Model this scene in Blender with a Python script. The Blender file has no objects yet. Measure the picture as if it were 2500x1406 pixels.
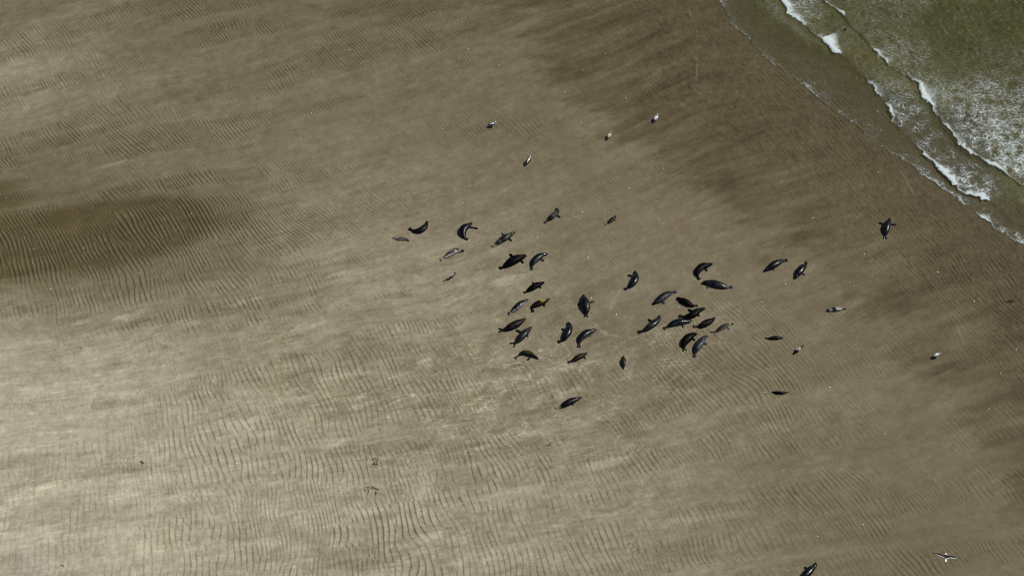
import bpy, math, random
import numpy as np
from mathutils import Vector

# ------------------------------------------------------------------ scene, camera, world, sun, exposure
scene = bpy.context.scene
col = scene.collection
PITCH = math.radians(52.0)          # how far the camera looks down
HFOV = math.radians(25.0)
CAMD = 171.0                        # metres from the camera to the middle of the picture
CAM = np.array([0.0, -CAMD*math.cos(PITCH), CAMD*math.sin(PITCH)])
cam_data = bpy.data.cameras.new("camera")
cam_data.sensor_fit = 'HORIZONTAL'
cam_data.angle = HFOV
cam_data.clip_start = 1.0
cam_data.clip_end = 20000.0
cam = bpy.data.objects.new("camera", cam_data)
cam.location = CAM
cam.rotation_euler = (math.radians(90) - PITCH, 0, 0)
col.objects.link(cam)
scene.camera = cam

SUN_EL, SUN_AZ = 50.0, 21.0         # azimuth from +X towards +Y
sd = np.array([math.cos(math.radians(SUN_AZ))*math.cos(math.radians(SUN_EL)),
               math.sin(math.radians(SUN_AZ))*math.cos(math.radians(SUN_EL)),
               math.sin(math.radians(SUN_EL))])
world = bpy.data.worlds.new("World")
scene.world = world
world.use_nodes = True
wn = world.node_tree
sky = wn.nodes.new("ShaderNodeTexSky")
sky.sky_type = 'NISHITA'
sky.sun_disc = False
sky.sun_elevation = math.radians(SUN_EL)
sky.sun_rotation = math.atan2(sd[0], sd[1])
sky.air_density = 1.0
bg = wn.nodes["Background"]
bg.inputs["Strength"].default_value = 0.055
wn.links.new(sky.outputs[0], bg.inputs["Color"])
sun_data = bpy.data.lights.new("sun", 'SUN')
sun_data.energy = 3.9
sun_data.angle = math.radians(0.53)
sun_data.color = (1.0, 0.955, 0.88)
sun = bpy.data.objects.new("sun", sun_data)
sun.rotation_euler = Vector(sd).to_track_quat('Z', 'Y').to_euler()
sun.location = (0, 0, 200)
col.objects.link(sun)
scene.view_settings.view_transform = 'Standard'
scene.view_settings.look = 'None'
scene.view_settings.exposure = 0.0
scene.view_settings.gamma = 1.0
scene.cycles.filter_width = 1.05
scene.cycles.max_bounces = 4
scene.cycles.transparent_max_bounces = 4

# ------------------------------------------------------------------ where a point of the photo lies on the beach
TF = math.tan(HFOV/2)
FWD = np.array([0, math.cos(PITCH), -math.sin(PITCH)])
UPV = np.array([0, math.sin(PITCH), math.cos(PITCH)])
def P(px, py, z=0.0):
    u = (px-1250.0)/1250.0*TF
    v = (703.0-py)/1250.0*TF
    d = FWD + np.array([u, 0, 0]) + v*UPV
    t = (z-CAM[2])/d[2]
    return CAM + d*t
def scale_at(px, py):
    return float(np.linalg.norm(P(px+10, py)-P(px-10, py)))/20.0      # metres per photo pixel

# ------------------------------------------------------------------ helpers
def link(o, parent=None):
    col.objects.link(o)
    if parent is not None: o.parent = parent
    return o
def tag(o, label=None, cat=None, group=None, kind=None):
    if label: o["label"] = label
    if cat: o["category"] = cat
    if group: o["group"] = group
    if kind: o["kind"] = kind
    return o
def empty(name, loc, rz=0.0):
    o = bpy.data.objects.new(name, None)
    o.location = loc; o.rotation_euler = (0, 0, rz); o.empty_display_size = 0.2
    return link(o)
def mesh_obj(name, verts, faces, mat, parent=None, smooth=True, colors=None):
    me = bpy.data.meshes.new(name)
    me.from_pydata([tuple(v) for v in verts], [], [tuple(int(i) for i in f) for f in faces])
    if smooth: me.polygons.foreach_set("use_smooth", [True]*len(me.polygons))
    if colors is not None: set_color(me, colors)
    if mat: me.materials.append(mat)
    me.update()
    return link(bpy.data.objects.new(name, me), parent)
def set_color(me, c):
    c = np.asarray(c, dtype=np.float32)
    if c.shape[1] == 3: c = np.hstack([c, np.ones((len(c), 1), np.float32)])
    a = me.color_attributes.get("coat") or me.color_attributes.new("coat", 'FLOAT_COLOR', 'POINT')
    a.data.foreach_set("color", c.ravel())
def smoothstep(a, b, x):
    t = np.clip((x-a)/(b-a), 0, 1)
    return t*t*(3-2*t)
def srgb_lin(v):
    v = np.asarray(v, dtype=float)/255.0
    return np.where(v <= 0.04045, v/12.92, ((v+0.055)/1.055)**2.4)
def mat_new(name):
    m = bpy.data.materials.new(name); m.use_nodes = True
    nt = m.node_tree; b = nt.nodes["Principled BSDF"]
    return m, nt, b
def node(nt, t, **kw):
    n = nt.nodes.new(t)
    for k, v in kw.items(): setattr(n, k, v)
    return n
def math_node(nt, op, a, b=None, c=None, clamp=False):
    n = nt.nodes.new("ShaderNodeMath"); n.operation = op; n.use_clamp = clamp
    for i, x in enumerate((a, b, c)):
        if x is None: continue
        if isinstance(x, (int, float)): n.inputs[i].default_value = x
        else: nt.links.new(x, n.inputs[i])
    return n.outputs[0]
def noise_node(nt, vec, scale, detail=3, rough=0.55):
    n = nt.nodes.new("ShaderNodeTexNoise")
    n.inputs["Scale"].default_value = scale; n.inputs["Detail"].default_value = detail
    n.inputs["Roughness"].default_value = rough
    nt.links.new(vec, n.inputs["Vector"])
    return n.outputs["Fac"]
def simple_mat(name, rgb, rough=0.6, spec=0.4, var=0.25, scale=30.0):
    m, nt, b = mat_new(name)
    tc = node(nt, "ShaderNodeTexCoord")
    f = noise_node(nt, tc.outputs["Object"], scale)
    k = math_node(nt, 'MULTIPLY_ADD', f, 2*var, 1-var)
    mul = node(nt, "ShaderNodeVectorMath", operation='SCALE')
    mul.inputs[0].default_value = rgb
    nt.links.new(k, mul.inputs["Scale"])
    nt.links.new(mul.outputs[0], b.inputs["Base Color"])
    b.inputs["Roughness"].default_value = rough
    b.inputs["Specular IOR Level"].default_value = spec
    return m

# ------------------------------------------------------------------ random fields (periodic, 102.4 m, 5 cm)
N, L = 2048, 102.4
kf = 2*np.pi*np.fft.fftfreq(N, d=L/N)
KX, KY = np.meshgrid(kf, kf)                      # field[y, x]
def white(seed):
    r = np.random.default_rng(seed)
    return np.fft.fft2(r.standard_normal((N, N)))
def rot(ang):
    a = math.radians(ang)
    return KX*math.cos(a)+KY*math.sin(a), -KX*math.sin(a)+KY*math.cos(a)
def streaks(seed, ang, la, lc, p=1.2):
    """noise stretched along ANG; la, lc: lengths along and across, power law tail P"""
    ka, kc = rot(ang)
    q = (ka*la)**2+(kc*lc)**2
    s = (1+q)**(-p)
    s[0, 0] = 0
    f = np.fft.ifft2(white(seed)*s).real
    return ((f-f.mean())/f.std()).astype(np.float32)
def blobs(seed, l, p=1.5): return streaks(seed, 0, l, l, p)
def crests(seed, lam, bw, spread):
    """one-sided narrow band noise: its angle is a ripple phase with natural forks and ends"""
    k0 = 2*math.pi/lam
    s = np.exp(-((KX-k0)**2)/(2*(bw*k0)**2)-(KY**2)/(2*(spread*k0)**2))
    z = np.fft.ifft2(white(seed)*s)
    return (z/np.sqrt((np.abs(z)**2).mean())).astype(np.complex64)
def samp(f, X, Y):
    x = (X/L*N) % N; y = (Y/L*N) % N
    x0 = np.floor(x).astype(np.int64); y0 = np.floor(y).astype(np.int64)
    fx = (x-x0).astype(np.float32); fy = (y-y0).astype(np.float32)
    x0 %= N; y0 %= N; x1 = (x0+1) % N; y1 = (y0+1) % N
    return (f[y0, x0]*(1-fx)+f[y0, x1]*fx)*(1-fy)+(f[y1, x0]*(1-fx)+f[y1, x1]*fx)*fy

# coarse maps from hand-set values at places on the beach
CX = np.arange(-60, 60.1, 0.5); CY = np.arange(-45, 55.1, 0.5)
def coarse(points, radius):
    """gaussian-weighted blend of (px, py, value...)"""
    W = np.array([P(a[0], a[1])[:2] for a in points]); V = np.array([a[2] for a in points], float)
    gx, gy = np.meshgrid(CX, CY)
    num = np.zeros_like(gx); den = np.zeros_like(gx)
    for (wx, wy), v in zip(W, V):
        w = np.exp(-((gx-wx)**2+(gy-wy)**2)/(2*radius**2))+1e-4/(1+((gx-wx)**2+(gy-wy)**2))
        num += w*v; den += w
    return (num/den).astype(np.float32)
def csamp(m, X, Y):
    x = np.clip((X-CX[0])/0.5, 0, len(CX)-1.001); y = np.clip((Y-CY[0])/0.5, 0, len(CY)-1.001)
    x0 = x.astype(int); y0 = y.astype(int); fx = x-x0; fy = y-y0
    return (m[y0, x0]*(1-fx)+m[y0, x0+1]*fx)*(1-fy)+(m[y0+1, x0]*(1-fx)+m[y0+1, x0+1]*fx)*fy

COLS = [0, 250, 500, 750, 1000, 1250, 1500, 1750, 2000, 2250, 2500]
TONE = {0: [108, 110, 104, 94, 84, 88, 86, 80, 76, 74, 74],
        200: [128, 117, 110, 105, 103, 98, 90, 83, 80, 76, 74],
        330: [120, 114, 110, 107, 107, 103, 96, 86, 82, 78, 74],
        430: [98, 102, 106, 112, 112, 110, 100, 90, 82, 78, 76],
        550: [98, 98, 104, 122, 120, 114, 112, 108, 96, 84, 76],
        700: [100, 103, 112, 127, 130, 122, 115, 111, 103, 86, 78],
        830: [148, 143, 132, 134, 134, 127, 122, 116, 110, 98, 80],
        1000: [158, 156, 150, 147, 141, 134, 129, 120, 113, 107, 86],
        1200: [160, 160, 156, 153, 149, 142, 132, 123, 113, 104, 90],
        1406: [157, 158, 155, 151, 146, 139, 130, 120, 112, 104, 90]}
RIPP = {0: [.5, .8, 1, 1, .9, .3, .4, .6, .6, .5, .5],
        200: [.9, .95, .9, .7, .6, .2, .1, .6, .6, .5, .5],
        330: [.9, 1, 1.1, .5, .25, .35, .1, .25, .6, .5, .5],
        430: [1.2, 1.2, 1.2, .7, .3, .1, .1, .2, .5, .5, .5],
        550: [1.4, 1.4, 1.4, .6, .3, .1, .1, .15, .2, .5, .6],
        700: [1.4, 1.4, 1.2, .5, .5, .15, .08, .2, .1, .25, .6],
        830: [.1, .5, 1.1, 1.05, .8, .4, .3, .5, .15, .15, .6],
        1000: [.1, .3, .95, 1, .95, .85, .7, .7, .4, .1, .4],
        1200: [.35, .6, 1.15, 1.35, 1.35, 1.2, 1.0, .8, .7, .5, .5],
        1406: [.25, .45, 1.1, 1.3, 1.3, 1.0, .6, .6, .6, .6, .6]}
flat = lambda T: [(x, y, v) for y, row in T.items() for x, v in zip(COLS, row)]
tone_map = coarse(flat(TONE)+[(1450, 640, 106), (1650, 560, 104), (1350, 560, 108), (1620, 690, 106), (1480, 740, 108), (1900, 800, 103), (2000, 800, 101), (1130, 735, 136), (1900, 1140, 106),
                              (2100, 1190, 100), (1730, 840, 122), (940, 10, 78), (1450, 90, 82), (2380, 560, 80), (2300, 1180, 100), (2490, 1120, 76)], 3.3)
ripp_map = coarse(flat(RIPP)+[(600, 640, 1.3), (450, 700, 1.3), (300, 710, 1.25), (700, 600, 1.25), (150, 700, 1.3), (770, 680, .9), (560, 560, 1.4), (650, 500, 1.3), (700, 430, 1.0), (1780, 780, .9), (1830, 900, .9), (1150, 150, .9), (1060, 190, .7), (1250, 330, .8), (1900, 1060, .9),
                              (2050, 1190, 1.0), (2300, 1230, .9), (2200, 1110, .05), (1650, 640, .05), (1500, 560, .05), (900, 400, .15)], 2.8)

# shore coordinates: a along the waterline (to the lower right), c out to sea
A0 = P(1762, 0)[:2]; A1 = P(2500, 600)[:2]
ax = (A1-A0)/np.linalg.norm(A1-A0); cx = np.array([-ax[1], ax[0]])
if cx[0] < 0: cx = -cx
def shore(X, Y):
    return (X-A0[0])*ax[0]+(Y-A0[1])*ax[1], (X-A0[0])*cx[0]+(Y-A0[1])*cx[1]
def wline(pts):
    q = [(shore(*P(p[0], p[1])[:2]), p[2]) for p in pts]
    a = np.array([w[0][0] for w in q]); c = np.array([w[0][1] for w in q]); s = np.array([w[1] for w in q])
    o = np.argsort(a)
    return a[o], c[o], s[o]
LB = wline([(1700, -60, .5), (1762, 0, .55), (1785, 50, .35), (1830, 95, .35), (1870, 140, .3), (1930, 185, .15), (1968, 205, .6), (2000, 240, .5),
            (2050, 285, .35), (2110, 335, .45), (2145, 358, .2), (2170, 370, .5), (2230, 410, .4), (2290, 460, .5), (2340, 490, .9),
            (2365, 510, .3), (2400, 535, .7), (2430, 560, .5), (2450, 570, .9), (2500, 600, .8), (2600, 690, .6)])
LC = wline([(1860, -50, .9), (1897, 0, .9), (1912, 20, .9), (1935, 50, .8), (1965, 70, .3), (1990, 88, .35), (2000, 98, .5), (2006, 103, 1.5), (2030, 126, 1.5),
            (2046, 136, 1.2), (2052, 139, .1), (2085, 165, 0), (2120, 190, .1), (2127, 200, .9), (2150, 235, 1), (2158, 243, .1),
            (2166, 262, 1), (2190, 305, .9), (2225, 345, .9), (2265, 380, .9), (2280, 400, .9), (2310, 430, 1), (2345, 465, 1.3),
            (2368, 477, 1.4), (2410, 487, 1.1), (2422, 494, .1), (2500, 560, .1), (2600, 640, .5)])
LD = wline([(1960, -50, .9), (2005, 0, .9), (2030, 20, .9), (2055, 38, .9), (2062, 44, .2), (2100, 85, .1), (2125, 118, .4), (2132, 126, .9), (2165, 155, .9),
            (2175, 160, .1), (2215, 185, .1), (2240, 203, .8), (2260, 235, 1), (2290, 280, 1), (2320, 315, 1.3), (2350, 350, 1.7),
            (2380, 370, 1.6), (2420, 400, 1.5), (2460, 425, 1.4), (2500, 448, 1.3), (2600, 520, 1)])
LW = wline([(1150, -60, 0), (1210, 0, 0), (1300, 60, 0), (1390, 140, 0), (1420, 230, 0), (1560, 330, 0), (1650, 420, 0), (1800, 520, 0), (1980, 590, 0), (2110, 680, 0),
            (2190, 780, 0), (2270, 870, 0), (2335, 960, 0), (2390, 1050, 0), (2450, 1120, 0), (2500, 1220, 0), (2600, 1300, 0)])
def sdist(line, a, c):
    return c-np.interp(a, line[0], line[1])

# ------------------------------------------------------------------ a grid that is fine where the picture is and reaches the horizon
def axis(lo, hi, step, far):
    core = np.arange(lo, hi+step/2, step)
    g = [step*3]; 
    while sum(g) < far: g.append(g[-1]*1.35)
    out = np.cumsum(g)
    return np.concatenate([lo-out[::-1], core, hi+out])
def grid_mesh(name, X, Y, Z, keep, mat):
    ny, nx = X.shape
    idx = np.arange(nx*ny).reshape(ny, nx)
    q = np.stack([idx[:-1, :-1], idx[:-1, 1:], idx[1:, 1:], idx[1:, :-1]], -1).reshape(-1, 4)
    if keep is not None:
        q = q[keep.ravel()]
        used = np.zeros(nx*ny, bool); used[q.ravel()] = True
        remap = np.cumsum(used)-1; q = remap[q]
    else: used = np.ones(nx*ny, bool)
    co = np.stack([X, Y, Z], -1).reshape(-1, 3)[used].astype(np.float32)
    me = bpy.data.meshes.new(name)
    me.vertices.add(len(co)); me.vertices.foreach_set("co", co.ravel())
    me.loops.add(q.size); me.loops.foreach_set("vertex_index", q.ravel().astype(np.int32))
    me.polygons.add(len(q)); me.polygons.foreach_set("loop_start", np.arange(0, q.size, 4, dtype=np.int32))
    me.polygons.foreach_set("use_smooth", np.ones(len(q), bool))
    me.update(calc_edges=True)
    me.materials.append(mat)
    return link(bpy.data.objects.new(name, me)), used

# ------------------------------------------------------------------ materials of the setting
def sand_material():
    m, nt, b = mat_new("sand")
    at = node(nt, "ShaderNodeAttribute", attribute_name="coat")
    geo = node(nt, "ShaderNodeNewGeometry")
    n1 = noise_node(nt, geo.outputs["Position"], 9.0, 4, 0.7)
    n2 = noise_node(nt, geo.outputs["Position"], 1.3, 4, 0.6)
    k = math_node(nt, 'MULTIPLY_ADD', n1, 0.62, 0.69)
    k2 = math_node(nt, 'MULTIPLY_ADD', n2, 0.08, 0.96)
    kk = math_node(nt, 'MULTIPLY', k, k2)
    sc = node(nt, "ShaderNodeVectorMath", operation='SCALE')
    nt.links.new(at.outputs["Color"], sc.inputs[0]); nt.links.new(kk, sc.inputs["Scale"])
    nt.links.new(sc.outputs[0], b.inputs["Base Color"])
    r = math_node(nt, 'MULTIPLY_ADD', at.outputs["Alpha"], -0.35, 0.92)
    nt.links.new(r, b.inputs["Roughness"])
    b.inputs["Specular IOR Level"].default_value = 0.2
    bump = node(nt, "ShaderNodeBump"); bump.inputs["Strength"].default_value = 0.5; bump.inputs["Distance"].default_value = 0.012
    hb = noise_node(nt, geo.outputs["Position"], 14.0, 3, 0.65)
    nt.links.new(hb, bump.inputs["Height"]); nt.links.new(bump.outputs[0], b.inputs["Normal"])
    return m
def water_material():
    m, nt, b = mat_new("sea_water")
    at = node(nt, "ShaderNodeAttribute", attribute_name="coat")       # r: front foam, g: lace foam, b: depth
    sep = node(nt, "ShaderNodeSeparateColor"); nt.links.new(at.outputs["Color"], sep.inputs[0])
    front, lace, deep = sep.outputs[0], sep.outputs[1], sep.outputs[2]
    geo = node(nt, "ShaderNodeNewGeometry")
    # warp the position a little, then cells: foam lies along their edges
    nz = nt.nodes.new("ShaderNodeTexNoise"); nz.inputs["Scale"].default_value = 2.6; nz.inputs["Detail"].default_value = 3
    nt.links.new(geo.outputs["Position"], nz.inputs["Vector"])
    sub = node(nt, "ShaderNodeVectorMath", operation='SUBTRACT'); nt.links.new(nz.outputs["Color"], sub.inputs[0]); sub.inputs[1].default_value = (.5, .5, .5)
    scl = node(nt, "ShaderNodeVectorMath", operation='SCALE'); nt.links.new(sub.outputs[0], scl.inputs[0]); scl.inputs["Scale"].default_value = 0.75
    add = node(nt, "ShaderNodeVectorMath", operation='ADD'); nt.links.new(geo.outputs["Position"], add.inputs[0]); nt.links.new(scl.outputs[0], add.inputs[1])
    mp = node(nt, "ShaderNodeMapping"); mp.inputs["Rotation"].default_value = (0, 0, math.radians(-28)); mp.inputs["Scale"].default_value = (0.62, 1.25, 1)
    nt.links.new(add.outputs[0], mp.inputs["Vector"])
    def cells(scale, w):
        v = node(nt, "ShaderNodeTexVoronoi", feature='DISTANCE_TO_EDGE', voronoi_dimensions='2D')
        v.inputs["Scale"].default_value = scale
        nt.links.new(mp.outputs[0], v.inputs["Vector"])
        # width of the threads grows with the amount of foam
        ww = math_node(nt, 'MULTIPLY', lace, w)
        d = math_node(nt, 'DIVIDE', v.outputs["Distance"], math_node(nt, 'MAXIMUM', ww, 0.001))
        return math_node(nt, 'SUBTRACT', 1.0, d, clamp=True)
    net = math_node(nt, 'MAXIMUM', cells(2.7, 0.15), math_node(nt, 'MULTIPLY', cells(6.5, 0.17), 0.8))
    patch = noise_node(nt, geo.outputs["Position"], 1.1, 4, 0.62)
    amt = math_node(nt, 'MULTIPLY_ADD', patch, 3.2, -1.15, clamp=True)
    lmask = math_node(nt, 'MULTIPLY', math_node(nt, 'MULTIPLY', net, amt), math_node(nt, 'MULTIPLY', lace, 2.1), clamp=True)
    fine = noise_node(nt, geo.outputs["Position"], 9.0, 4, 0.7)
    fr = math_node(nt, 'MULTIPLY_ADD', front, 2.3, math_node(nt, 'MULTIPLY_ADD', fine, 2.6, -1.85), clamp=True)
    fr = math_node(nt, 'MULTIPLY', fr, math_node(nt, 'MULTIPLY', front, 4.0, clamp=True), clamp=True)
    foam = math_node(nt, 'MAXIMUM', lmask, fr)
    # colour of the water
    cm = node(nt, "ShaderNodeMix", data_type='RGBA')
    cm.inputs[6].default_value = (0.092, 0.086, 0.033, 1); cm.inputs[7].default_value = (0.055, 0.052, 0.012, 1)
    nt.links.new(deep, cm.inputs[0])
    w1 = noise_node(nt, mp.outputs[0], 8.0, 4, 0.75)
    w2 = noise_node(nt, geo.outputs["Position"], 0.35, 3, 0.5)
    kk = math_node(nt, 'MULTIPLY', math_node(nt, 'MULTIPLY_ADD', w1, 2.8, -0.4), math_node(nt, 'MULTIPLY_ADD', w2, 0.5, 0.75))
    sc = node(nt, "ShaderNodeVectorMath", operation='SCALE'); nt.links.new(cm.outputs[2], sc.inputs[0]); nt.links.new(kk, sc.inputs["Scale"])
    fm = node(nt, "ShaderNodeMix", data_type='RGBA'); nt.links.new(foam, fm.inputs[0]); nt.links.new(sc.outputs[0], fm.inputs[6])
    fm.inputs[7].default_value = (0.55, 0.62, 0.62, 1)
    nt.links.new(fm.outputs[2], b.inputs["Base Color"])
    nt.links.new(math_node(nt, 'MULTIPLY_ADD', foam, 0.5, 0.22), b.inputs["Roughness"])
    b.inputs["IOR"].default_value = 1.33
    nt.links.new(math_node(nt, 'MAXIMUM', foam, math_node(nt, 'MULTIPLY_ADD', deep, 3.0, 0.25, clamp=True)), b.inputs["Alpha"])
    bump = node(nt, "ShaderNodeBump"); bump.inputs["Strength"].default_value = 0.9; bump.inputs["Distance"].default_value = 0.05
    hb = math_node(nt, 'ADD', noise_node(nt, mp.outputs[0], 5.0, 4, 0.7), math_node(nt, 'MULTIPLY', foam, 0.5))
    nt.links.new(hb, bump.inputs["Height"]); nt.links.new(bump.outputs[0], b.inputs["Normal"])
    return m

# ------------------------------------------------------------------ sand
BAND = 17.0       # direction of the flow streaks
f_warp = blobs(1, 3.5, 2.0); f_warp2 = blobs(2, 1.1, 1.8)
f_str = streaks(3, 0, 2.4, 0.34, 1.0)       # long streaks
f_str2 = streaks(4, 4, 0.5, 0.10, 0.85)
f_fil = streaks(14, 4, 3.2, 0.30, 1.25)    # filaments
f_wave = blobs(15, 0.55, 2.2)
f_feather = streaks(17, 30, 2.2, 0.22, 1.3)
f_mot = streaks(18, 12, 1.1, 0.30, 0.95)
Z3 = crests(19, 0.29, 0.15, 0.12)
f_tex = streaks(16, -52, 0.10, 0.05, 1.6)     # fine streaks
f_band = streaks(5, 0, 7.5, 0.62, 1.35)        # ripple bands
f_big = blobs(6, 4.0, 1.6); f_small = blobs(7, 0.25, 1.1); f_grain = blobs(8, 0.07, 1.0)
Z1 = crests(9, 0.40, 0.17, 0.13)
Z2 = crests(10, 0.30, 0.20, 0.17)
def lum_to_rgb(V):
    """sand colour for a target brightness V (display green)"""
    g = srgb_lin(V)
    rg = np.interp(V, [60, 82, 115, 160], [1.30, 1.25, 1.165, 1.115])
    bgr = np.interp(V, [60, 82, 115, 160], [0.42, 0.52, 0.66, 0.74])
    return np.stack([g*rg, g, g*bgr], -1)
def band_pre(X, Y): return samp(f_str, X+12, Y+66)
def make_sand():
    xs = axis(-46, 46, 0.045, 4500); ys = axis(-27.5, 34.5, 0.045, 5500)
    X, Y = np.meshgrid(xs, ys)
    sl = 0.15+0.19*smoothstep(-24, 16, Y)
    FX = X+0.3*Y; FY = Y-sl*X-0.0050*np.clip(X+11, 0, 26)**2*smoothstep(-34, 20, Y)+0.35*samp(f_warp, X+3, Y+3)
    edge = (smoothstep(0, 6, 53-np.abs(X))*smoothstep(0, 6, 42-np.abs(Y-3.5))).astype(np.float32)
    a, c = shore(X, Y)
    sB = sdist(LB, a, c)
    near_sea = smoothstep(-13, -4, sB+1.2*samp(f_big, X, Y))         # the low wet apron by the water
    # --- main ripples
    g = 0.33*Y+0.5*np.where(Y < -22, 0, np.where(Y > 4, Y+9, (Y+22)**2/52.0))-0.06*Y*smoothstep(-10, -40, X)*smoothstep(0, -15, Y)
    w = samp(f_warp, X, Y)*0.34+samp(f_warp2, X, Y)*0.19+samp(f_wave, X, Y)*0.055
    S = (X+g*0.92+w)*(1.0+0.0*Y)
    shr = np.interp(Y, [-26, -5, 8, 30], [0.86, 1.0, 1.12, 1.2])
    T = Y*0.95+0.22*samp(f_warp2, X+17, Y+3)
    Zc = samp(Z1, S*shr, T)
    Zf = samp(Z3, S*shr+5, T+9)
    selfine = samp(f_warp2, X+60, Y+31)+0.5*band_pre(X, Y) > 0.95
    Zc = np.where(selfine, Zf, Zc)
    ph = (np.angle(Zc)/(2*np.pi)) % 1.0
    am = np.clip((np.abs(Zc)-0.22)*1.5, 0, 1.0)
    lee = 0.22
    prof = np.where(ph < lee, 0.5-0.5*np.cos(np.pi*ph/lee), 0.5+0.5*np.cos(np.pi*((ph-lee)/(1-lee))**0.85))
    foot = np.exp(-((((ph+0.5) % 1.0)-0.5)/0.055)**2)                 # slip-face shade and damp, painted as a dark line at its foot
    rim = np.exp(-((ph-0.885)/0.045)**2)+0.6*np.exp(-((ph-0.17)/0.04)**2)  # lit edges of the ripples, painted as pale lines
    rm = csamp(ripp_map, X, Y)
    band = samp(f_band, FX, FY)
    bm = smoothstep(0.70, -0.30, band+0.30*samp(f_wave, X+14, Y+60)-1.3*(rm-0.70)-1.6*np.clip(rm-1.05, 0, 1))
    bm = bm+(1-bm)*0.22*smoothstep(0.5, 0.9, rm)
    A = rm.clip(0.25, 1.5)*bm*am*np.where(selfine, 0.6, 1.0)*(1-0.85*near_sea)*edge
    A = A*(1.0-0.12*smoothstep(0.6, 1.2, A))
    # --- finer ripples of the apron, parallel to the waves
    Sa = (c*0.93+a*0.10)+0.5*samp(f_warp, X+31, Y)+0.16*samp(f_warp2, X+11, Y)
    Zd = samp(Z2, Sa, a*0.8)
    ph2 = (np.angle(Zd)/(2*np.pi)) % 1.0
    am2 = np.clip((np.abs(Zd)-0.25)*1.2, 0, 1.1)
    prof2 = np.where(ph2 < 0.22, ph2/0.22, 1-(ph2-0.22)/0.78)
    foot2 = np.exp(-((((ph2+0.5) % 1.0)-0.5)/0.10)**2)  # lee shade of the apron ripples, painted as a dark line
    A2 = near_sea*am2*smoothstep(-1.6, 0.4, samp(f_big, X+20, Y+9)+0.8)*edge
    small = samp(f_small, X, Y); grain = samp(f_grain, X, Y)
    H = 0.050*np.minimum(A, 1.15)*(prof-0.45)*(1+0.15*np.clip(samp(f_wave, X+90, Y+4), -1.5, 1.5))+0.027*A2*(prof2-0.5)
    H += (0.0035*small+0.0022*grain)*edge*(0.55+0.75*smoothstep(105, 140, csamp(tone_map, X, Y)))
    H += 0.0065*samp(f_tex, X, Y)*near_sea*edge
    # scattered hollows and lumps in the dry sand
    H += 0.004*np.abs(samp(f_small, X+19, Y+88))*edge*smoothstep(100, 135, csamp(tone_map, X, Y))
    pit = smoothstep(1.7, 2.6, samp(f_small, X+55, Y+21)+0.35*samp(f_wave, X+3, Y))
    H += -0.03*pit*smoothstep(118, 140, csamp(tone_map, X, Y))*edge
    und = 0.05*samp(f_big, X, Y)+0.012*samp(f_str, FX, FY)
    H += und*edge*(1-near_sea)
    H += -0.035*np.clip(sB, 0, None).clip(0, 150)
    H += 0.02*np.clip(-sB-6, 0, 60)*0.0
    # --- colour (dampness and grain of the sand, with ripple shade and lit rims painted in)
    V = csamp(tone_map, X, Y).astype(np.float64)
    V = 116+(V-118)*np.where(V < 118, 1.2, 1.08)
    fil = np.abs(samp(f_fil, FX, FY))
    fe = samp(f_feather, X, Y)
    dW = sdist(LW, a, c)+0.55*fe*smoothstep(9, 0, np.abs(sdist(LW, a, c)))+0.5*samp(f_str, X+33, Y)+0.5*samp(f_warp2, X, Y+44)
    Wm = smoothstep(-2.4, 1.3, dW)
    V = np.maximum(V, 98)*(1-Wm)+np.minimum(V, 79)*Wm
    p0 = P(170, 565); u = (X-p0[0])*.995+(Y-p0[1])*.08; v = -(X-p0[0])*.05+(Y-p0[1])
    v2 = v-0.9*smoothstep(2, -9, u)
    dP = 1.06-(np.abs(u/8.9)**2.6+np.abs(v2/np.where(v2 > 0, 3.3, 3.5))**2.6)**(1/2.6)+0.09*samp(f_warp, X+8, Y)+0.07*samp(f_warp2, X+8, Y)+0.13*samp(f_band, FX+30, FY+9)*smoothstep(6, -6, u)+0.08*samp(f_band, FX+30, FY+9)+0.10*A*(0.5-prof)+0.02*small
    ws = 0.22+0.14*smoothstep(4, -4, u)
    Wp = smoothstep(-ws, ws, dP)
    V = V*(1-Wp)+74*Wp
    p0 = P(940, 5); dP = 1-np.hypot((X-p0[0])/5.5, (Y-p0[1])/1.6)+0.2*samp(f_str, X+25, Y+5)
    V = V+(80-V)*0.5*smoothstep(-0.3, 0.4, dP)
    st = samp(f_str, FX, FY); st2 = samp(f_str2, FX, FY)
    dry = smoothstep(95, 140, V)
    V = V*(1+(0.020+0.008*dry)*st*(1-0.4*near_sea)+(0.014+0.012*dry)*st2+0.026*small+0.022*grain)
    V += (0.35+dry)*(7*np.exp(-(fil/0.045)**2)-3.5*np.exp(-((fil-0.16)/0.06)**2))*(1-near_sea)*smoothstep(-.3, 1.0, samp(f_big, X+13, Y+77))
    V += -7*smoothstep(0.9, 2.1, -samp(f_str, FX+40, FY+17))*(1-near_sea)*(0.5+0.5*dry)
    V += 7*smoothstep(1.3, 2.5, samp(f_str, FX+9, FY+47)+0.5*st2)*(1-near_sea)*(0.25+dry)
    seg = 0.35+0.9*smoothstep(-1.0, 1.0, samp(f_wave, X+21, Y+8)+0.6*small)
    V += A*(3*(prof-0.5)-4*foot*seg+(7+9*dry)*rim*(1.35-seg))                           # crests dry first; foot shade and lit rims are painted tone
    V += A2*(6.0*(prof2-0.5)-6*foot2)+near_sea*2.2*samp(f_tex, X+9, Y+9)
    wetp = np.exp(-(((X-P(200, 555)[0])/10.0)**2+((Y-P(200, 555)[1]-0.05*(X-P(200, 555)[0]))/4.2)**2)**1.6)
    V += Wp*A*10*(prof-0.30)
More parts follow.
